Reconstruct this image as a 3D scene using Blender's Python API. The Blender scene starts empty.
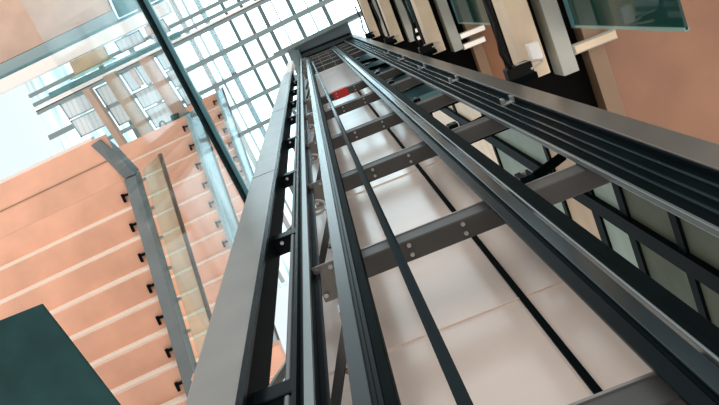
import bpy, bmesh, math, random
from mathutils import Vector, Matrix
random.seed(3)
C = bpy.context.scene.collection
SC = bpy.context.scene

# ------------------------------------------------------------------ camera (at the origin, looking up the shaft)
F_PX = 850.0
cam_d = bpy.data.cameras.new('camera')
cam_d.sensor_width = 36.0
cam_d.lens = F_PX * 36.0 / 719.0
cam_d.clip_start = 0.02
cam_d.clip_end = 300
cam = bpy.data.objects.new('camera', cam_d)
Zc = Vector((300 - 359.5, 18 - 202.5, F_PX)).normalized()
Xc = Vector((.928, -.371, 0)); Xc = (Xc - Zc * Xc.dot(Zc)).normalized()
Yc = Zc.cross(Xc)
M = Matrix(((Xc.x, Yc.x, Zc.x), (-Xc.y, -Yc.y, -Zc.y), (-Xc.z, -Yc.z, -Zc.z)))   # world -> blender camera axes
cam.matrix_world = M.transposed().to_4x4()
C.objects.link(cam)
SC.camera = cam

# ------------------------------------------------------------------ materials
MATS = {}
def mat(name, col, rough=.5, metal=0., spec=.5, noise=0., nscale=6., bump=0., coat=0.):
    m = bpy.data.materials.new(name); m.use_nodes = True
    nt = m.node_tree; b = nt.nodes['Principled BSDF']
    b.inputs['Roughness'].default_value = rough
    b.inputs['Metallic'].default_value = metal
    b.inputs['Specular IOR Level'].default_value = spec
    b.inputs['Coat Weight'].default_value = coat
    b.inputs['Base Color'].default_value = (*col, 1)
    if noise or bump:
        tc = nt.nodes.new('ShaderNodeTexCoord')
        n = nt.nodes.new('ShaderNodeTexNoise'); n.inputs['Scale'].default_value = nscale
        n.inputs['Detail'].default_value = 5
        nt.links.new(tc.outputs['Object'], n.inputs['Vector'])
        if noise:
            r = nt.nodes.new('ShaderNodeValToRGB')
            r.color_ramp.elements[0].position = .3; r.color_ramp.elements[1].position = .7
            r.color_ramp.elements[0].color = (*[c * (1 - noise) for c in col], 1)
            r.color_ramp.elements[1].color = (*[min(1, c * (1 + noise)) for c in col], 1)
            nt.links.new(n.outputs['Fac'], r.inputs['Fac'])
            nt.links.new(r.outputs['Color'], b.inputs['Base Color'])
        if bump:
            bp = nt.nodes.new('ShaderNodeBump'); bp.inputs['Strength'].default_value = bump
            nt.links.new(n.outputs['Fac'], bp.inputs['Height'])
            nt.links.new(bp.outputs['Normal'], b.inputs['Normal'])
    MATS[name] = m
    return m

def glass(name, tint, refl=.25, body=.0, bodycol=(.5, .6, .6)):
    m = bpy.data.materials.new(name); m.use_nodes = True
    nt = m.node_tree; nt.nodes.clear()
    out = nt.nodes.new('ShaderNodeOutputMaterial')
    tr = nt.nodes.new('ShaderNodeBsdfTransparent'); tr.inputs['Color'].default_value = (*tint, 1)
    gl = nt.nodes.new('ShaderNodeBsdfGlossy'); gl.inputs['Roughness'].default_value = .05
    fr = nt.nodes.new('ShaderNodeFresnel'); fr.inputs['IOR'].default_value = 1.45
    df = nt.nodes.new('ShaderNodeBsdfDiffuse'); df.inputs['Color'].default_value = (*bodycol, 1)
    m1 = nt.nodes.new('ShaderNodeMixShader'); m1.inputs['Fac'].default_value = body
    nt.links.new(tr.outputs[0], m1.inputs[1]); nt.links.new(df.outputs[0], m1.inputs[2])
    mul = nt.nodes.new('ShaderNodeMath'); mul.operation = 'MULTIPLY'; mul.inputs[1].default_value = refl * 2
    nt.links.new(fr.outputs[0], mul.inputs[0])
    m2 = nt.nodes.new('ShaderNodeMixShader')
    nt.links.new(mul.outputs[0], m2.inputs['Fac'])
    nt.links.new(m1.outputs[0], m2.inputs[1]); nt.links.new(gl.outputs[0], m2.inputs[2])
    nt.links.new(m2.outputs[0], out.inputs['Surface'])
    MATS[name] = m
    return m

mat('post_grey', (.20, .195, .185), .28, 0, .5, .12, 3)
mat('post_taupe', (.14, .128, .115), .28, 0, .5, .12, 3)
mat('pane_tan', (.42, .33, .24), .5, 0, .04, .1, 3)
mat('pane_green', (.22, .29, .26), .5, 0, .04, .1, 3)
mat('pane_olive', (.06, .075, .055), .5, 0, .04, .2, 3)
mat('beam_grey', (.058, .058, .057), .5, 0, .5, .2, 5)
mat('black_steel', (.003, .006, .007), .5, 0, .01, .3, 4)
mat('rail_dark', (.005, .009, .012), .25, 0, .03)
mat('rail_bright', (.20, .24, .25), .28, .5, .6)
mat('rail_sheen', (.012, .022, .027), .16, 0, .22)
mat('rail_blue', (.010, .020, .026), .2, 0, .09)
mat('galv', (.42, .45, .45), .35, .7, .5, .2, 20)
mat('bolt', (.55, .56, .55), .3, .8)
mat('stair_steel', (.17, .205, .22), .45, .2, .5, .1, 4)
mat('pink_stone', (.84, .475, .34), .35, 0, .5, .14, 2.2)
mat('cream_edge', (1, .95, .86), .4)
mat('wall_stone', (.86, .75, .68), .16, 0, .5, .09, 1.5)
mat('white_panel', (.88, .90, .91), .35)
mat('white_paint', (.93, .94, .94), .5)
mat('slat_white', (.86, .90, .92), .5)
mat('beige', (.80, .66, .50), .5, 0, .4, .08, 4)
mat('pale_grey', (.46, .48, .45), .5, 0, .4, .15, 3)
mat('tan', (.31, .21, .14), .5, 0, .4, .1, 3)
mat('brown_panel', (.33, .165, .10), .3, 0, .5, .15, 2)
mat('olive_beam', (.50, .42, .33), .5, 0, .4, .12, 4)
mat('brown_beam', (.62, .46, .38), .5, 0, .4, .1, 3)
mat('tan_panel', (.55, .45, .32), .5, 0, .4, .15, 4)
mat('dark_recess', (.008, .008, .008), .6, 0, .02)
mat('teal_dark', (.015, .05, .055), .5, 0, .1, .2, 3)
mat('teal_mid', (.10, .26, .30), .35, .2, .5, .2, 5)
mat('mullion_teal', (.05, .17, .21), .3, .3, .6, .15, 4)
mat('mullion_pale', (.30, .42, .46), .3, .4, .5)
mat('sky_mullion', (.10, .16, .18), .4, .2)
mat('sky_transom', (.20, .28, .30), .4, .2)
mat('sky_mullion_thin', (.35, .40, .42), .4, .2)
mat('handrail', (.16, .09, .06), .35)
mat('red_paint', (.55, .03, .03), .4)
mat('rubber', (.006, .006, .006), .5, 0, .15)
mat('cable_grey', (.5, .48, .46), .4)
mat('concrete', (.35, .34, .33), .8, 0, .3, .15, 4)
glass('glass_clear', (.86, .93, .86), .10)
g_ = glass('glass_sky', (.97, 1.0, 1.0), .1)
def stripes(m, freq, c0, c1):
    nt = m.node_tree; tr = [n for n in nt.nodes if n.type == 'BSDF_TRANSPARENT'][0]
    tc = nt.nodes.new('ShaderNodeTexCoord'); mp = nt.nodes.new('ShaderNodeMapping'); mp.inputs['Scale'].default_value = (freq, .15, 1); mp.inputs['Rotation'].default_value = (0, 0, .075)
    nz = nt.nodes.new('ShaderNodeTexNoise'); nz.inputs['Scale'].default_value = 1; nz.inputs['Detail'].default_value = 3
    nt.links.new(tc.outputs['Object'], mp.inputs[0]); nt.links.new(mp.outputs[0], nz.inputs['Vector'])
    r = nt.nodes.new('ShaderNodeValToRGB'); r.color_ramp.elements[0].position = .40; r.color_ramp.elements[1].position = .52
    r.color_ramp.elements[0].color = (*c1, 1); r.color_ramp.elements[1].color = (*c0, 1)
    nt.links.new(nz.outputs['Fac'], r.inputs['Fac']); nt.links.new(r.outputs['Color'], tr.inputs['Color'])
stripes(g_, 3.2, (.98, 1.0, 1.0), (.70, .80, .84))
glass('glass_blue', (.72, .88, .92), .3, .35, (.45, .62, .66))
glass('glass_wall', (.97, .995, 1.0), .07)
glass('glass_green', (.25, .48, .42), .5, .45, (.03, .12, .10))
glass('glass_edge', (.55, .85, .78), .4, .5, (.55, .80, .72))

def emis(name, col, s):
    m = bpy.data.materials.new(name); m.use_nodes = True
    b = m.node_tree.nodes['Principled BSDF']
    b.inputs['Base Color'].default_value = (*col, 1)
    b.inputs['Emission Color'].default_value = (*col, 1); b.inputs['Emission Strength'].default_value = s
    MATS[name] = m
emis('glint_white', (1, .93, .86), .3)  # faint glow for the bars that imitate white reflections

# wall panel with slat lines (pattern inside the material)
def slat_mat(name, ax, freq, c0, c1, duty=.22):
    m = mat(name, c0, .5); nt = m.node_tree; b = nt.nodes['Principled BSDF']
    tc = nt.nodes.new('ShaderNodeTexCoord'); sp = nt.nodes.new('ShaderNodeSeparateXYZ')
    nt.links.new(tc.outputs['Object'], sp.inputs[0])
    mu = nt.nodes.new('ShaderNodeMath'); mu.operation = 'MULTIPLY'; mu.inputs[1].default_value = freq
    nt.links.new(sp.outputs[ax], mu.inputs[0])
    fr = nt.nodes.new('ShaderNodeMath'); fr.operation = 'FRACT'; nt.links.new(mu.outputs[0], fr.inputs[0])
    gt = nt.nodes.new('ShaderNodeMath'); gt.operation = 'LESS_THAN'; gt.inputs[1].default_value = duty
    nt.links.new(fr.outputs[0], gt.inputs[0])
    mx = nt.nodes.new('ShaderNodeMix'); mx.data_type = 'RGBA'
    mx.inputs[6].default_value = (*c0, 1); mx.inputs[7].default_value = (*c1, 1)
    nt.links.new(gt.outputs[0], mx.inputs[0]); nt.links.new(mx.outputs[2], b.inputs['Base Color'])
    tl = nt.nodes.new('ShaderNodeBsdfTranslucent'); nt.links.new(mx.outputs[2], tl.inputs['Color'])
    ms = nt.nodes.new('ShaderNodeMixShader'); ms.inputs[0].default_value = .85
    nt.links.new(b.outputs[0], ms.inputs[1]); nt.links.new(tl.outputs[0], ms.inputs[2])
    nt.links.new(ms.outputs[0], [n for n in nt.nodes if n.type == 'OUTPUT_MATERIAL'][0].inputs['Surface'])
slat_mat('plain_blind', 0, 1., (.92, .95, .97), (.92, .95, .97), 0.)
slat_mat('slats', 0, 13., (.99, .99, .99), (.72, .82, .86), .2)

# ------------------------------------------------------------------ mesh builder
class MB:
    def __init__(s): s.bm = bmesh.new()
    def hexa(s, pts):                       # 4 bottom (ccw), 4 top
        v = [s.bm.verts.new(p) for p in pts]
        for f in ((3, 2, 1, 0), (4, 5, 6, 7), (0, 1, 5, 4), (1, 2, 6, 5), (2, 3, 7, 6), (3, 0, 4, 7)):
            s.bm.faces.new([v[i] for i in f])
        return s
    def box(s, x0, x1, y0, y1, z0, z1):
        x0, x1 = sorted((x0, x1)); y0, y1 = sorted((y0, y1)); z0, z1 = sorted((z0, z1))
        return s.hexa([(x0, y0, z0), (x1, y0, z0), (x1, y1, z0), (x0, y1, z0), (x0, y0, z1), (x1, y0, z1), (x1, y1, z1), (x0, y1, z1)])
    def prism(s, poly, z0, z1):             # polygon in xy (ccw), extruded in z
        a = [s.bm.verts.new((x, y, z0)) for x, y in poly]; b = [s.bm.verts.new((x, y, z1)) for x, y in poly]
        n = len(poly); s.bm.faces.new(a[::-1]); s.bm.faces.new(b)
        for i in range(n): s.bm.faces.new((a[i], a[(i + 1) % n], b[(i + 1) % n], b[i]))
        return s
    def prism_x(s, poly, x0, x1):           # polygon in yz, extruded in x
        a = [s.bm.verts.new((x0, y, z)) for y, z in poly]; b = [s.bm.verts.new((x1, y, z)) for y, z in poly]
        n = len(poly); s.bm.faces.new(a[::-1]); s.bm.faces.new(b)
        for i in range(n): s.bm.faces.new((a[i], a[(i + 1) % n], b[(i + 1) % n], b[i]))
        return s
    def prism_y(s, poly, y0, y1):           # polygon in xz, extruded in y
        a = [s.bm.verts.new((x, y0, z)) for x, z in poly]; b = [s.bm.verts.new((x, y1, z)) for x, z in poly]
        n = len(poly); s.bm.faces.new(a); s.bm.faces.new(b[::-1])
        for i in range(n): s.bm.faces.new((a[(i + 1) % n], a[i], b[i], b[(i + 1) % n]))
        return s
    def bar(s, p, q, w, h, up=(0, 0, 1)):   # rectangular bar from p to q
        p = Vector(p); q = Vector(q); d = (q - p).normalized(); u = Vector(up)
        a = d.cross(u)
        if a.length < 1e-4: a = d.cross(Vector((1, 0, 0)))
        a.normalize(); u = a.cross(d).normalized()
        k = [(-w / 2, -h / 2), (w / 2, -h / 2), (w / 2, h / 2), (-w / 2, h / 2)]
        return s.hexa([p + a * x + u * y for x, y in k] + [q + a * x + u * y for x, y in k])
    def cyl(s, p, q, r, n=12, r2=None):
        p = Vector(p); q = Vector(q); d = (q - p).normalized()
        a = d.cross(Vector((0, 0, 1)))
        if a.length < 1e-4: a = Vector((1, 0, 0))
        a.normalize(); b = d.cross(a); r2 = r if r2 is None else r2
        A = [s.bm.verts.new(p + (a * math.cos(t) + b * math.sin(t)) * r) for t in [2 * math.pi * i / n for i in range(n)]]
        B = [s.bm.verts.new(q + (a * math.cos(t) + b * math.sin(t)) * r2) for t in [2 * math.pi * i / n for i in range(n)]]
        s.bm.faces.new(A[::-1]); s.bm.faces.new(B)
        for i in range(n): s.bm.faces.new((A[i], A[(i + 1) % n], B[(i + 1) % n], B[i]))
        return s
    def tube(s, pts, r, n=8):
        rings = []
        for i, p in enumerate(pts):
            p = Vector(p); d = (Vector(pts[min(i + 1, len(pts) - 1)]) - Vector(pts[max(i - 1, 0)])).normalized()
            a = d.cross(Vector((.3, .2, 1)))
            if a.length < 1e-4: a = Vector((1, 0, 0))
            a.normalize(); b = d.cross(a)
            rings.append([s.bm.verts.new(p + (a * math.cos(t) + b * math.sin(t)) * r) for t in [2 * math.pi * k / n for k in range(n)]])
        for A, B in zip(rings, rings[1:]):
            for i in range(n): s.bm.faces.new((A[i], A[(i + 1) % n], B[(i + 1) % n], B[i]))
        s.bm.faces.new(rings[0][::-1]); s.bm.faces.new(rings[-1])
        return s
    def build(s, name, m, parent=None, bevel=0., smooth=False):
        bmesh.ops.recalc_face_normals(s.bm, faces=s.bm.faces)
        me = bpy.data.meshes.new(name)
        if parent:
            w = parent.location.copy(); p = parent.parent
            while p: w += p.location; p = p.parent
            bmesh.ops.translate(s.bm, verts=s.bm.verts, vec=-w)
            loc = Vector()
        else:
            bb = [v.co for v in s.bm.verts]
            loc = Vector(((min(v.x for v in bb) + max(v.x for v in bb)) / 2, (min(v.y for v in bb) + max(v.y for v in bb)) / 2, min(v.z for v in bb)))
            bmesh.ops.translate(s.bm, verts=s.bm.verts, vec=-loc)
        s.bm.to_mesh(me); s.bm.free()
        me.materials.append(MATS[m])
        if smooth:
            for f in me.polygons: f.use_smooth = True
        o = bpy.data.objects.new(name, me); C.objects.link(o); o.location = loc
        if parent: o.parent = parent
        if bevel:
            b = o.modifiers.new('bevel', 'BEVEL'); b.width = bevel; b.segments = 2; b.limit_method = 'ANGLE'
        return o

def tag(o, label, cat, group=None):
    o['label'] = label; o['category'] = cat
    if group: o['group'] = group
    return o
def thing(name, label, cat, loc, group=None):
    o = bpy.data.objects.new(name, None); C.objects.link(o); o.location = loc; o.empty_display_size = .1
    return tag(o, label, cat, group)
def struct(o): o['kind'] = 'structure'; return o
def copy_tree(o, parent=None):
    c = o.copy(); C.objects.link(c)
    if parent: c.parent = parent
    for ch in [x for x in bpy.data.objects if x.parent == o]: copy_tree(ch, c)
    return c
def copies(proto, locs, labels):
    out = [proto]
    for l, lb in zip(locs, labels):
        c = copy_tree(proto); c.location = l; c['label'] = lb; out.append(c)
    return out

PIT = -1.4
TOP = 22.6
# ------------------------------------------------------------------ setting: pit floor and back wall
struct(MB().box(-.9, 1.75, -1.2, 1.7, PIT - .15, PIT).build('floor', 'concrete'))
struct(MB().box(-.43, .70, 1.28, 1.36, PIT, 13.2).build('wall_back', 'wall_stone'))
struct(MB().box(-.43, .70, 1.28, 1.36, 13.2, TOP).build('wall_back_upper', 'white_panel'))
struct(MB().box(.70, 1.36, 1.28, 1.36, 9.5, TOP).build('wall_right_bay', 'teal_mid'))
t = MB().box(.385, .41, 1.268, 1.28, PIT, 13.2)
struct(t.build('trim_1', 'black_steel'))
t = MB()
for z in (3.05, 5.9, 8.7, 11.5): t.box(-.43, .70, 1.272, 1.28, z, z + .008)
struct(t.build('trim_2', 'wall_stone'))

# ------------------------------------------------------------------ corner posts
g = thing('shaft_post', 'wide grey steel corner post on the left of the shaft, beside the stairs', 'post', (-.64, .95, PIT), 'corner posts of the lift shaft')
MB().box(-.730, -.548, .90, 1.0, PIT, 17.2).build('front_plate', 'post_grey', g, .006)
MB().box(-.548, -.540, .905, 1.06, PIT, 17.2).build('inner_web', 'black_steel', g)
MB().box(-.73, -.545, 1.0, 1.06, PIT, 17.2).build('back_plate', 'black_steel', g)
for z in (1.7, 5.9, 10.1, 14.3): MB().box(-.729, -.549, .8985, .90, z, z + .004).build('joint_line', 'black_steel', g)
MB().box(-.556, -.533, .895, .912, PIT, 17.2).build('edge_strip', 'rail_dark', g)
MB().box(-.70, -.56, .91, 1.05, 17.2, 21.8).build('glare_section', 'white_paint', g)['label'] = 'upper section coloured white to stand for the skylight glare'  # overexposed glare put into the post colour as plain white

g = thing('shaft_post', 'deep black steel corner post on the right, in front of the landings', 'post', (1.08, 1.0, PIT), 'corner posts of the lift shaft')
MB().box(1.046, 1.15, .906, 1.17, PIT, TOP).build('web', 'black_steel', g)
MB().box(1.036, 1.155, .895, .905, PIT, TOP).build('front_plate', 'post_taupe', g, .003)
MB().box(.846, 1.046, .928, .948, PIT, TOP).build('channel_plate', 'black_steel', g)
MB().box(.832, .846, .922, .948, PIT, TOP).build('edge_lip', 'rail_bright', g, .003)['label'] = 'thin shiny edge'
for x in (.885, .93, .985): MB().box(x, x + .012, .918, .929, PIT, TOP).build('channel_rib', 'rail_blue', g, .002)
MB().box(1.03, 1.046, .905, .929, PIT, TOP).build('inner_lip', 'rail_dark', g)

# ------------------------------------------------------------------ guide rails
def rail(name, label, parts, top=TOP - .6, group='guide rails of the lift shaft', cat='rail'):
    x = parts[0]
    g = thing(name, label, cat, ((x[1] + x[2]) / 2, (x[3] + x[4]) / 2, PIT), group)
    for nm, x0, x1, y0, y1, m, *lb in parts:
        o = MB().box(x0, x1, y0, y1, PIT, top).build(nm, m, g, .003)
        if lb: o['label'] = lb[0]
    return g
rail('guide_rail', 'slim guide rail with pale polished nose, next to the left corner post', [
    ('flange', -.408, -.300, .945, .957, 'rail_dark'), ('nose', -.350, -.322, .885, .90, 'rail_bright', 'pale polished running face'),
    ('web', -.347, -.325, .90, .945, 'rail_dark'), ('side_lip', -.400, -.385, .92, .945, 'rail_dark')], 20.4)
rail('guide_rail', 'broad blue-black guide rail at the left end of the crossbeams', [
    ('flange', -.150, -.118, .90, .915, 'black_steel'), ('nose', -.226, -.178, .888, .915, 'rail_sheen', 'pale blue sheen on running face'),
    ('web', -.185, -.165, .90, .94, 'rail_dark'), ('body', -.178, -.150, .905, .915, 'rail_dark'), ('side_lip', -.128, -.118, .915, .95, 'black_steel')], 20.4)
rail('guide_rail', 'dark guide rail crossing the crossbeams left of the bright slot', [
    ('flange', .402, .440, .895, .91, 'rail_dark'), ('web', .44, .452, .895, .93, 'black_steel'),
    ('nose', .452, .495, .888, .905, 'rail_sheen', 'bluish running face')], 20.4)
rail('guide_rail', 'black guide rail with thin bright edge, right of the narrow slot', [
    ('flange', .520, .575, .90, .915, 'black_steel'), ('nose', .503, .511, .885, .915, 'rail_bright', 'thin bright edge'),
    ('web', .511, .525, .885, .945, 'black_steel')], 20.4)

for x, y, lab in ((.60, 1.10, 'slim black back column behind the slot-edged rail'), (-.205, 1.12, 'slim black back column behind the broad left rail')):
    g = thing('back_column', lab, 'column', (x + .03, y + .03, PIT), 'back columns of the lift frame')
    MB().box(x, x + .055, y, y + .012, PIT, 20.).build('flange', 'black_steel', g)
    MB().box(x + .022, x + .032, y + .012, y + .07, PIT, 20.).build('web', 'black_steel', g)

# hanging travelling rod / cable in front of the crossbeams
tag(MB().cyl((.048, .9, PIT), (-.095, .9, 17.6), .0175, 10).build('travelling_rod', 'rail_blue', smooth=True),
    'thin dark rod hanging down the middle of the shaft before the crossbeams', 'rod')
tag(MB().cyl((-.435, .98, PIT), (-.435, .98, 16.), .012, 10).build('steel_rod', 'rail_bright', smooth=True),
    'thin steel rod running between the left post and the slim rail', 'rod')

# ------------------------------------------------------------------ crossbeams
heights = [3.25, 4.98, 6.66, 8.62, 10.2, 15.9, 17.2, 18.5, 19.8, 21.1, 1.52]
words = ['nearest full grey crossbeam, carrying the bolted square plate at its left end', 'second grey crossbeam up, just above the coiled cable',
         'third grey crossbeam counted up from the nearest one', 'fourth grey crossbeam up, just below the red-marked one',
         'dark crossbeam with the red patch, under the white wall panel', 'crossbeam at the upper edge of the white wall panel',
         'second crossbeam above the white wall panel', 'third crossbeam above the white wall panel', 'fourth crossbeam above the white wall panel',
         'topmost crossbeam just below the shaft head', 'lowest crossbeam, nearest the pit floor']
def crossbeam(z):
    g = thing('crossbeam', words[0], 'beam', (.35, .99, z), 'crossbeams of the lift frame')
    MB().box(-.33, 1.04, .955, 1.043, z, z + .13).build('beam', 'beam_grey', g, .006)
    MB().box(-.33, .83, .951, .955, z + .11, z + .122).build('lit_strip', 'post_grey', g)  # lighter grey strip paints the sky-lit front of the beam
    pl = MB().box(-.325, -.228, .916, 1.07, z - .008, z).build('end_plate', 'post_grey', g, .002)
    for x, y in ((-.31, .935), (-.25, .935), (-.31, 1.04), (-.25, 1.04)):
        MB().cyl((x, y, z - .020), (x, y, z - .008), .010, 8).build('bolt', 'bolt', pl)
    for x in (.07, .30, .60, .93):
        for y in (.975, 1.015):
            MB().cyl((x, y, z - .012), (x, y, z), .009, 8).build('bolt', 'bolt', g)
    return g
cb = crossbeam(heights[0])
for z, w in zip(heights[1:], words[1:]):
    c = copy_tree(cb); c.location.z = z; c['label'] = w
    if z == heights[4]:
        MB().box(.03, .215, .945, 1.047, z - .004, z + .134).build('red_band', 'red_paint', c)['label'] = 'red painted band'

# ------------------------------------------------------------------ braces and brackets on the left side
def bracket(z, lab):
    g = thing('rail_bracket', lab, 'bracket', (-.38, .98, z), 'brackets between the left post and the rails')
    MB().box(-.545, -.385, .965, 1.05, z, z + .012).build('base_plate', 'rail_dark', g)
    MB().box(-.545, -.385, .965, .972, z, z + .10).build('upright_plate', 'rail_dark', g)
    MB().prism_y([(-.545, z + .10), (-.535, z + .10), (-.39, z + .52), (-.40, z + .52)], 1.0, 1.03).build('strut', 'galv', g)
    for x in (-.50, -.43): MB().cyl((x, .99, z - .012), (x, .99, z), .010, 8).build('bolt', 'bolt', g)
    return g
hz = [2.28, 4.15, 5.9, 7.7, 9.5, 11.3, 13.1, 14.9]
bw = ['lowest black bracket box beside the left post', 'second black bracket up beside the left post', 'third black bracket up beside the left post', 'fourth black bracket up beside the left post',
      'fifth black bracket up beside the left post', 'sixth black bracket up beside the left post', 'seventh black bracket up beside the left post', 'highest black bracket beside the left post']
b0 = bracket(hz[0], bw[0])
copies(b0, [(-.38, .98, z) for z in hz[1:]], bw[1:])

def brace(z, lab):
    g = thing('diagonal_brace', lab, 'brace', (-.27, 1.02, z), 'diagonal braces between the two left rails')
    MB().bar((-.345, 1.12, z + .02), (-.215, .97, z + .42), .035, .008, (0, 1, 0)).build('flat_bar', 'beam_grey', g)
    MB().bar((-.30, 1.14, z + .35), (-.185, 1.02, z - .05), .018, .018).build('angle_bar', 'rail_dark', g)
    MB().box(-.245, -.20, .95, .99, z + .38, z + .46).build('clip', 'galv', g)
    MB().cyl((-.222, .94, z + .42), (-.222, .95, z + .42), .011, 8).build('bolt', 'bolt', g)
    return g
bz = [2.35, 3.95, 5.6, 7.4, 9.1, 10.9, 12.6, 14.3]
bw = ['lowest diagonal brace seen below the bolted plate', 'second diagonal brace up, right above the bolted plate', 'third diagonal brace up between the left rails',
      'fourth diagonal brace up between the left rails', 'fifth diagonal brace up between the left rails', 'sixth diagonal brace up between the left rails',
      'seventh diagonal brace up between the left rails', 'highest diagonal brace between the left rails']
b0 = brace(bz[0], bw[0])
copies(b0, [(-.27, 1.02, z) for z in bz[1:]], bw[1:])

# looped cables by the second crossbeam
for z, lb in ((4.55, 'pale looped cable coil just above the bolted plate'), (6.2, 'pale looped cable coil beside the second crossbeam'), (8.0, 'small pale cable loop high between the left rails')):
    pts = [(-.30 + .045 * math.sin(a) * (1 + .1 * a), .96 + .012 * a, z + .12 * math.cos(a) + .02 * a) for a in [i * .35 for i in range(26)]]
    tag(MB().tube(pts, .008, 6).build('cable_loop', 'cable_grey', smooth=True), lb, 'cable', 'cable loops')

# ------------------------------------------------------------------ brackets in the right bay
def gusset(z, lab):
    g = thing('gusset_bracket', lab, 'bracket', (.74, 1.0, z), 'gusset brackets beside the right post')
    arc = [(.60, z), (.98, z), (.98, z + .34)] + [(.98 - .36 * math.sin(a), z + .34 - .28 * (1 - math.cos(a)) * 1.0) for a in [.3, .6, .9, 1.2, 1.5]]
    MB().prism_y(arc, 1.07, 1.08).build('curved_plate', 'rail_dark', g)
    MB().bar((.58, 1.02, z + .17), (.98, 1.10, z + .75), .05, .012).build('diagonal_bar', 'black_steel', g)
    MB().box(.60, .66, .93, .955, z + .02, z + .12).build('rail_clip', 'rail_dark', g)
    MB().cyl((.63, .92, z + .07), (.63, .93, z + .07), .012, 8).build('bolt', 'bolt', g)
    return g
gz = [3.38, 5.11, 6.79, 8.75, 10.33, 12.1, 13.9]
gw = ['lowest black gusset bracket, on the nearest crossbeam', 'second gusset bracket up, by the right post', 'third gusset bracket up, by the right post', 'fourth gusset bracket up, by the right post',
      'fifth gusset bracket up, by the right post', 'sixth gusset bracket up, by the right post', 'highest gusset bracket by the right post']
g0 = gusset(gz[0], gw[0])
copies(g0, [(.74, 1.0, z) for z in gz[1:]], gw[1:])

def clip(z, lab):
    g = thing('rail_clip', lab, 'clip', (1.02, .95, z), 'steel clips on the right post')
    MB().box(.945, 1.02, .915, .928, z, z + .07).build('clip_plate', 'galv', g, .003)
    MB().box(.945, .962, .885, .916, z, z + .07).build('tongue', 'galv', g, .002)
    MB().box(1.003, 1.02, .885, .916, z, z + .07).build('tongue', 'galv', g, .002)
    return g
c0 = clip(5.05, 'silver clip on the black post below the nearer switch box')
copies(c0, [(1.02, .95, z) for z in (6.9, 8.75, 10.6, 12.4)], ['second silver clip up on the right post', 'third silver clip up on the right post', 'fourth silver clip up on the right post', 'fifth silver clip up on the right post'])

# ------------------------------------------------------------------ side wall of panes below the right post
g = thing('pane_screen', 'black framed screen of pale panes below the right post', 'screen', (1.5, 1.9, PIT))
W0, W1 = 1.30, 2.75
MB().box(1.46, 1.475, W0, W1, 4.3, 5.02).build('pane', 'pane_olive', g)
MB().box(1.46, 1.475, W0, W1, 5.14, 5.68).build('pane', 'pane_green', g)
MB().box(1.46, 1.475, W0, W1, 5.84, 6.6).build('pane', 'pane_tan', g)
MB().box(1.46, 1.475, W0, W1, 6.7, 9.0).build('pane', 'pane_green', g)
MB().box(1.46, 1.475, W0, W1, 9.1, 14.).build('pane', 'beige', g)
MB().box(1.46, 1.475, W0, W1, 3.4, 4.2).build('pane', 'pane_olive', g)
for z0, z1 in ((5.02, 5.14), (5.68, 5.84), (4.2, 4.3), (6.6, 6.7), (9.0, 9.1), (11., 11.15)):
    MB().box(1.44, 1.478, W0, W1, z0, z1).build('transom', 'black_steel', g)
MB().box(1.42, 1.46, 1.87, 1.985, PIT, 14.).build('upright', 'black_steel', g)
MB().box(1.42, 1.478, 2.75, 2.85, PIT, 14.).build('upright', 'black_steel', g)
MB().box(1.42, 1.478, 1.22, 1.30, PIT, 14.).build('upright', 'black_steel', g)

# ------------------------------------------------------------------ landings on the right
FL = [1.55, 5.83, 10.15, 14.35, 18.6]
nm = ['lowest', 'nearest visible', 'second visible', 'third visible', 'fourth visible']
def landing(z, k):
    n = nm[k]
    Y0, Y1 = -1.6, .97
    g = thing('landing', n + ' landing on the right, beige edge beam and brown soffit', 'landing', (1.9, 0, z), 'landings right of the shaft')
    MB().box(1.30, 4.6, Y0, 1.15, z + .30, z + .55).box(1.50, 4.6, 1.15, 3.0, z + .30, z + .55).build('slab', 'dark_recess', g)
    MB().box(1.31, 1.475, Y0, Y1, z, z + .30).build('edge_beam', 'beige', g, .008)
    MB().box(1.57, 1.685, Y0, 1.04, z + .06, z + .30).build('door_track', 'pale_grey', g, .005)
    MB().box(1.80, 1.92, Y0, 3.0, z + .12, z + .30).build('trim_board', 'tan', g, .004)
    MB().box(1.92, 4.6, Y0, 3.0, z + .18, z + .30).build('soffit_panel', 'brown_panel', g, .004)
    for i, (y, x1) in enumerate(((.87, 1.70), (1.0, 1.66))[:1 if k == 1 else 2]):
        L = MB().box(1.69, x1 + .31, y - .01, y + .06, z + .07, z + .13).build('glint_bar', 'pale_grey', g)  # added pale bars stand in for reflections in the brown surfaces
        MB().box(1.70, x1 + .30, y, y + .05, z + .05, z + .07).build('bar_face', 'beige' if k == 1 else 'glint_white', L)
    G = MB().box(1.735, 1.750, -1.6, .74, z - 1.7, z + .02).build('glass_panel', 'glass_green', g)
    MB().box(1.730, 1.755, .725, .745, z - 1.7, z + .02).build('edge_strip', 'glass_edge', G)
    MB().box(1.725, 1.76, -1.6, .745, z + .0, z + .07).build('top_channel', 'teal_mid', G)
for k, z in enumerate(FL):
    if k: landing(z, k)

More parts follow.
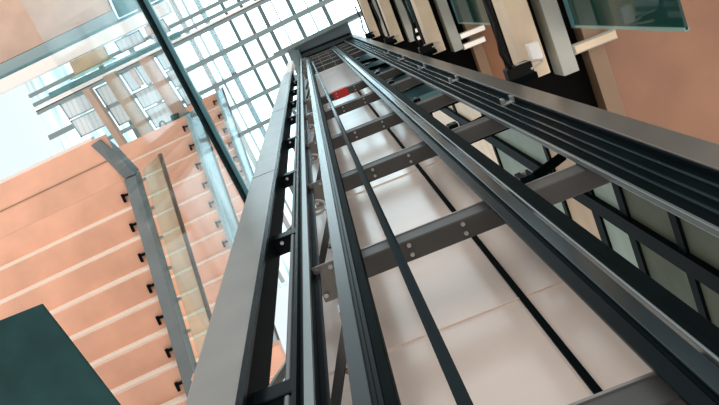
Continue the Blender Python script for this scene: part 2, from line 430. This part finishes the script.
def swbox(z, lab):
    g = thing('switch_box', lab, 'box', (1.25, .89, z - .12), 'black switch boxes')
    MB().box(1.16, 1.34, .82, .93, z - .14, z - .01).build('box', 'rubber', g, .012)
    MB().box(1.15, 1.35, .90, .945, z - .15, z - .0).build('lid', 'black_steel', g, .006)
    pts = [(1.30 + .10 * math.sin(a), .86 - .012 * a, z - .17 - .06 * math.cos(a)) for a in [i * .3 for i in range(14)]]
    MB().tube(pts, .008, 6).build('cable', 'cable_grey', g, 0, True)
    MB().tube([(1.20, .84, z - .12), (1.16, .70, z - .16), (1.20, .50, z - .1), (1.18, .2, z - .05)], .016, 6).build('conduit', 'rubber', g, 0, True)
    return g
s0 = swbox(FL[1], 'black switch box with looped cable under the nearest visible landing')
copies(s0, [(1.25, .89, z - .12) for z in FL[2:]], ['black switch box under the second visible landing', 'black switch box under the third visible landing', 'black switch box under the fourth visible landing'])
tag(MB().box(1.36, 1.44, .72, .84, 5.74, 5.83).build('door_contact', 'white_paint', None, .01), 'small white door contact fixed on the beige beam above the switch box', 'contact')

# ------------------------------------------------------------------ staircases on the left
SKEW = -.062
def sk(x, y, x0=-2.07): return (x, y + SKEW * (x - x0))
def staircase(yn, zn, n, label, green, xs=-2.07, xl=-3.75, going=.272, rise=.172, steel=True, glassmat='glass_clear'):
    g = thing('staircase', label, 'stairs', (-2.6, yn, zn), 'staircases stacked beside the shaft')
    for i in range(n):
        y = yn + i * going; z = zn - i * rise
        tr = MB().prism([sk(xl, y), sk(xs, y), sk(xs, y + going), sk(xl, y + going)], z - .04, z).build('tread', 'pink_stone', g, .004)
        MB().prism([sk(xl, y + going - .02), sk(xs, y + going - .02), sk(xs, y + going), sk(xl, y + going)], z - rise + .001, z - .04).build('riser', 'cream_edge', tr)['label'] = 'cream riser'
        br = MB().box(xs - .085, xs, y + going * .50, y + going * .58, z - .075, z - .04)
        br.box(xs - .10, xs - .075, y + going * .46, y + going * .78, z - .075, z - .05)
        br.build('tread_bracket', 'rail_dark', g)
    ye = yn + n * going; ze = zn - n * rise
    x0, x1 = (xs, xs + .118) if steel else (xs + .0, xs + .05)
    gx = -1.985 if steel else x1 - .01
    MB().prism_x([(yn, zn - .10), (ye, ze - .10), (ye, ze + .14), (yn, zn + .14)], x0, x1).build('stringer', 'stair_steel' if steel else 'mullion_pale', g, .005)
    MB().prism_x([(yn, zn + .10), (ye, ze + .10), (ye, ze + 1.10), (yn, zn + 1.10)], gx - .012, gx).build('glass_balustrade', glassmat, g)
    if steel:
        for i in range(n):
            y = yn + (i + .3) * going; z = zn - (i + .3) * rise
            MB().cyl((x1, y, z + .11), (gx - .012, y, z + .11), .018, 10).build('standoff', 'galv', g)
    MB().bar((gx - .006, yn, zn + 1.12), (gx - .006, ye, ze + 1.12), .045, .04).build('handrail', 'handrail', g, .008)
    return g
staircase(.80, 8.30, 9, 'nearest flight of pink stone stairs on a grey stringer, at the left', True, xs=-2.155)
staircase(.68, 12.50, 15, 'second flight of pink stone stairs, higher behind the grey stringer', True, steel=False, glassmat='glass_blue', xl=-3.6, rise=.14)
staircase(.72, 16.75, 12, 'third and highest flight of pink stone stairs, seen beside the corner post', True, steel=False, glassmat='glass_blue', xl=-3.3, rise=.14)

g = thing('stair_landing', 'broad pink stone landing at the top of the nearest flight', 'landing', (-2.9, .5, 8.36))
MB().prism([sk(-3.75, .33), sk(-2.15, .33), sk(-2.15, .80), sk(-3.75, .80)], 8.26, 8.30).build('slab', 'pink_stone', g)
MB().prism([(-2.155, .785), (-2.25, .52), (-2.31, .38), (-2.21, .36), (-2.14, .50), (-2.04, .79)], 8.22, 8.46).build('edge_beam', 'stair_steel', g)
MB().prism([sk(-3.75, .56), sk(-2.2, .56), sk(-2.2, .572), sk(-3.75, .572)], 8.252, 8.26).build('joint_line', 'tan', g)
MB().prism([sk(-3.75, .30), sk(-2.3, .30), sk(-2.3, .33), sk(-3.75, .33)], 8.30, 8.42).build('edge_strip', 'white_paint', g)

tag(MB().box(-1.9, -1.13, 2.33, 2.56, 6.5, 6.62).build('stone_slab', 'pink_stone', None, .005), 'small pink stone slab seen through the gap beside the left post', 'slab')
tag(MB().prism([(-2.444, 1.48), (-2.21, 2.7), (-3.6, 2.9), (-3.6, 1.2), (-2.50, 1.2)], 6.0, 6.03).build('lower_landing_slab', 'teal_dark', None, .01),
    'dark teal underside of the lower landing in the bottom left corner', 'landing')

# ------------------------------------------------------------------ glass landing with white slatted panels, upper left
def slab(name, m, x0, x1, y0, y1, z0, z1, parent=None, s=True, bevel=0):
    f = (lambda x, y: sk(x, y, -2.5)) if s else (lambda x, y: (x, y))
    return MB().prism([f(x0, y0), f(x1, y0), f(x1, y1), f(x0, y1)], z0, z1).build(name, m, parent, bevel)
H = 13.0
def beam13(x0, x1, xs, lab, y0=-.30, y1=.95, wd=.19, m='brown_beam'):
    # beam that runs away slightly skewed, like the others
    return tag(MB().prism([(x0, y0), (x0 + wd, y0), (x1 + wd, y1), (x1, y1)], H - .02, H + .17).build('brown_beam', m, None, .01), lab, 'beam', 'brown beams of the upper landing')
beam13(-3.06, -2.86, 0, 'left olive brown beam under the upper glass landing', m='olive_beam')
beam13(-2.47, -2.26, 0, 'middle brown beam under the upper glass landing', y1=1.0)
beam13(-3.42, -3.24, 0, 'far left narrow brown beam under the upper glass landing', wd=.11, y0=-.2)
tag(slab('white_girder', 'white_paint', -5.2, -1.75, -.90, -.72, H, H + .3, bevel=.01), 'long white girder crossing the upper left corner', 'beam')
tag(slab('grey_strip', 'teal_mid', -5.2, -1.75, -.955, -.925, H + .1, H + .3), 'thin grey strip beside the long white girder', 'beam')
tag(slab('ceiling_board', 'brown_beam', -5.2, -2.6, -2.2, -1.14, H + .35, H + .5), 'brownish board in the extreme upper left corner', 'board')
tag(slab('ceiling_board', 'mullion_pale', -5.2, -2.6, -1.13, -.97, H + .33, H + .45), 'pale grey-green board between the brownish board and the white girder', 'board')
tag(slab('ceiling_board', 'teal_mid', -2.55, -1.6, -2.2, -1.0, H + .4, H + .5), 'teal board along the upper edge of the view', 'board')
tag(slab('tan_board', 'tan_panel', -3.42, -2.86, -.70, -.50, H, H + .1, bevel=.006), 'tan board beside the long white girder', 'board')
tag(slab('glass_fascia', 'glass_edge', -3.5, -2.80, -.49, -.455, H - .05, H + .25), 'pale green glass edge along the tan board', 'glass panel')
tag(slab('teal_beam', 'teal_mid', -3.9, -1.75, -.43, -.345, H, H + .2, bevel=.006), 'teal beam across the ends of the brown beams', 'beam')
tag(slab('pale_rail', 'white_paint', -3.9, -1.75, -.335, -.305, H - .05, H + .1), 'white rail beside the teal beam', 'rail')
def panel(x0, x1, y0, y1, lab, m='slats', grp='white slatted panels of the upper landing'):
    g = thing('slatted_panel', lab, 'panel', ((x0 + x1) / 2, (y0 + y1) / 2, H + .2), grp)
    f = lambda x, y: (x + .16 * y, sk(x, y, -2.5)[1])
    MB().prism([f(x0, y0), f(x1, y0), f(x1, y1), f(x0, y1)], H + .22, H + .25).build('panel', m, g)
    b = MB()
    for (a, c, d, e) in ((x0, x1, y0, y0 + .02), (x0, x1, y1 - .02, y1), (x0, x0 + .02, y0, y1), (x1 - .02, x1, y0, y1)):
        b.prism([f(a, d), f(c, d), f(c, e), f(a, e)], H + .20, H + .22)
    b.build('frame', 'mullion_pale', g)
panel(-2.80, -2.44, .10, .38, 'white slatted panel between the brown beams, upper half')
panel(-2.80, -2.44, .40, .72, 'white slatted panel between the brown beams, lower half')
panel(-2.80, -2.645, -.24, .08, 'small white panel against the left brown beam', 'plain_blind')
panel(-2.56, -2.44, -.24, .08, 'small white panel against the middle brown beam', 'plain_blind')
panel(-3.26, -3.03, -.20, .12, 'white slatted panel left of the left brown beam, upper')
panel(-3.26, -3.03, .14, .45, 'white slatted panel left of the left brown beam, lower')
panel(-3.85, -3.41, -.22, .05, 'white slatted panel left of the far left narrow beam, upper')
panel(-3.85, -3.41, .07, .36, 'white slatted panel left of the far left narrow beam, lower')
panel(-2.21, -1.95, -.26, .0, 'white slatted panel right of the middle brown beam, upper')
panel(-2.21, -1.95, .02, .30, 'white slatted panel right of the middle brown beam, centre')
panel(-2.21, -1.95, .32, .62, 'white slatted panel right of the middle brown beam, lower')
panel(-2.62, -2.20, -.70, -.50, 'white slatted strip between girder and teal beam, left')
panel(-2.12, -1.80, -.70, -.48, 'white slatted strip between girder and teal beam, right')
tag(MB().prism([(-2.67, -.22), (-2.60, -.22), (-2.56, .06), (-2.63, .06)], H + .05, H + .2).build('post_stub', 'brown_beam'), 'short brown post stub between the two small white panels', 'stub')
tag(slab('brown_board', 'brown_beam', -2.22, -2.06, -.68, -.56, H + .1, H + .2), 'small brown board between the slatted strips', 'board')

g = thing('metal_fitting', 'blue-grey metal fitting with a round ring, above the second flight', 'fitting', (-2.3, .75, 12.85))
ring = [(-2.49 + .05 * math.cos(a), .74 + .09 * math.sin(a), 12.82) for a in [i * math.pi / 8 for i in range(17)]]
MB().tube(ring, .016, 8).build('ring', 'teal_dark', g, 0, True)
MB().cyl((-2.43, .74, 12.84), (-2.06, .70, 12.90), .045, 12).build('arm', 'teal_mid', g, 0, True)
MB().box(-2.34, -2.22, .62, .82, 12.80, 12.92).build('clamp', 'teal_dark', g, .01)
MB().cyl((-2.12, .71, 12.88), (-2.12, .71, 13.2), .02, 8).build('hanger', 'galv', g)

# thick mullion close to the shaft
d = (.078, 1.0)
g = thing('glazing_beam', 'thick dark teal glazing beam slanting from the top edge to the left post', 'beam', (-1.5, .2, 10.0))
def mull(x, y0, y1, z, w, h, name, m, parent, dx=.078):
    return MB().prism([(x + dx * y0, y0), (x + w + dx * y0, y0), (x + w + dx * y1, y1), (x + dx * y1, y1)], z, z + h).build(name, m, parent)
mull(-1.575, -1.3, 2.2, 10.0, .062, .12, 'beam', 'black_steel', g)
mull(-1.512, -1.3, 2.2, 10.02, .05, .10, 'side_cap', 'mullion_teal', g)['label'] = 'lighter teal cap'
tag(mull(-1.70, -1.3, 1.2, 10.9, .05, .05, 'pale_tube', 'mullion_pale', None), 'thin pale tube alongside the thick glazing beam', 'tube')

gw = thing('glass_screen', 'clear glass screen between the lift shaft and the pink stairs', 'glass screen', (-1.5, .2, 5.6))
for z0, z1 in ((5.6, 9.98), (10.14, 15.0), (15.05, 20.)):
    mull(-1.53, -1.3, 2.2, z0, .012, z1 - z0, 'pane', 'glass_wall', gw)

# ------------------------------------------------------------------ skylight
HS = 28.0
g = thing('skylight', 'large glazed skylight grid above the atrium with white sky beyond', 'skylight', (-1.5, 1.0, HS))
def skm(xh, w, m, h=.18, dxy=.075):
    x = xh * HS                             # X at Y = 0
    return mull(x - w / 2, -3.2, 8.0, HS, w, h, 'mullion', m, g, dxy)
for xh, w, m in ((-.0972, .17, 'sky_mullion'), (-.0735, .10, 'sky_mullion'), (-.0545, .11, 'sky_mullion'), (-.0365, .13, 'sky_mullion'),
                 (-.004, .13, 'sky_mullion'), (.030, .13, 'sky_mullion'), (-.112, .06, 'sky_mullion_thin'), (-.123, .16, 'sky_mullion_thin'), (-.19, .15, 'sky_mullion'), (-.16, .12, 'sky_mullion_thin'),
                 (-.23, .15, 'sky_mullion'), (.075, .13, 'sky_mullion'), (.12, .13, 'sky_mullion'), (.165, .13, 'sky_mullion'), (-.0215, .04, 'sky_mullion_thin'), (.013, .04, 'sky_mullion_thin')):
    skm(xh, w, m)
def skt(yh, w, m, x0=-9, x1=9, dz=.0):      # transom: passes Y = yh*HS at X = 0
    f = lambda x, o: (x, yh * HS - .075 * x + o)
    return MB().prism([f(x0, -w / 2), f(x1, -w / 2), f(x1, w / 2), f(x0, w / 2)], HS - .02 + dz, HS + .16).build('transom', m, g)
for yh, w, m in ((-.0035, .17, 'sky_transom'), (-.055, .12, 'sky_transom'), (-.044, .12, 'sky_transom'), (-.0345, .14, 'sky_transom'), (.027, .13, 'sky_transom'), (.0585, .13, 'sky_transom'), (.09, .13, 'sky_transom')):
    skt(yh, w, m)
skt(-.0375, .09, 'white_paint')
MB().box(-9, 9, -3.4, 8.2, HS + .16, HS + .18).build('glass_pane', 'glass_sky', g)

# ------------------------------------------------------------------ shaft head
g = thing('shaft_head_frame', 'grey frame closing the top of the shaft under the skylight', 'frame', (.2, .8, 22.))
MB().prism([(-.98, .57), (1.6, .385), (1.6, .48), (-.98, .665)], 22.0, 22.3).build('front_beam', 'sky_transom', g)
MB().prism([(-.62, .635), (1.1, .50), (1.1, 1.3), (-.62, 1.3)], 22.3, 22.45).build('cover_plate', 'sky_transom', g)
MB().prism([(-.42, .70), (-.33, .70), (-.33, 1.3), (-.42, 1.3)], 21.9, 22.3).build('side_beam', 'sky_mullion', g)
for y in (.8, .95, 1.1): MB().box(-.33, 1.05, y, y + .05, 22.1, 22.3).build('rib', 'rail_dark', g)

# ------------------------------------------------------------------ light: daylight from the skylight and the open atrium
w = bpy.data.worlds.new('world'); SC.world = w; w.use_nodes = True
nt = w.node_tree; bg = nt.nodes['Background']
tc = nt.nodes.new('ShaderNodeTexCoord'); sp = nt.nodes.new('ShaderNodeSeparateXYZ')
nt.links.new(tc.outputs['Generated'], sp.inputs[0])
mr = nt.nodes.new('ShaderNodeMapRange'); mr.inputs[1].default_value = -1; mr.inputs[2].default_value = 1
nt.links.new(sp.outputs[2], mr.inputs[0])
cr = nt.nodes.new('ShaderNodeValToRGB')
e = cr.color_ramp.elements
e[0].position = 0; e[0].color = (1.25, 1.13, 1.02, 1)
e[1].position = 1; e[1].color = (3.0, 3.9, 4.2, 1)
for p, c in ((.40, (1.1, 1.0, .92, 1)), (.55, (1.0, .95, .90, 1)), (.80, (.88, .90, .90, 1)), (.90, (.80, .90, .93, 1)), (.976, (.84, .95, .98, 1)), (.992, (2.2, 2.8, 3.0, 1))):
    x = e.new(p); x.color = c
nt.links.new(mr.outputs[0], cr.inputs['Fac'])
nt.links.new(cr.outputs[0], bg.inputs['Color'])
bg.inputs['Strength'].default_value = 1.05

SC.view_settings.view_transform = 'Standard'
SC.view_settings.look = 'None'
SC.view_settings.gamma = 1
SC.view_settings.exposure = 0.0
SC.view_settings.use_curve_mapping = False
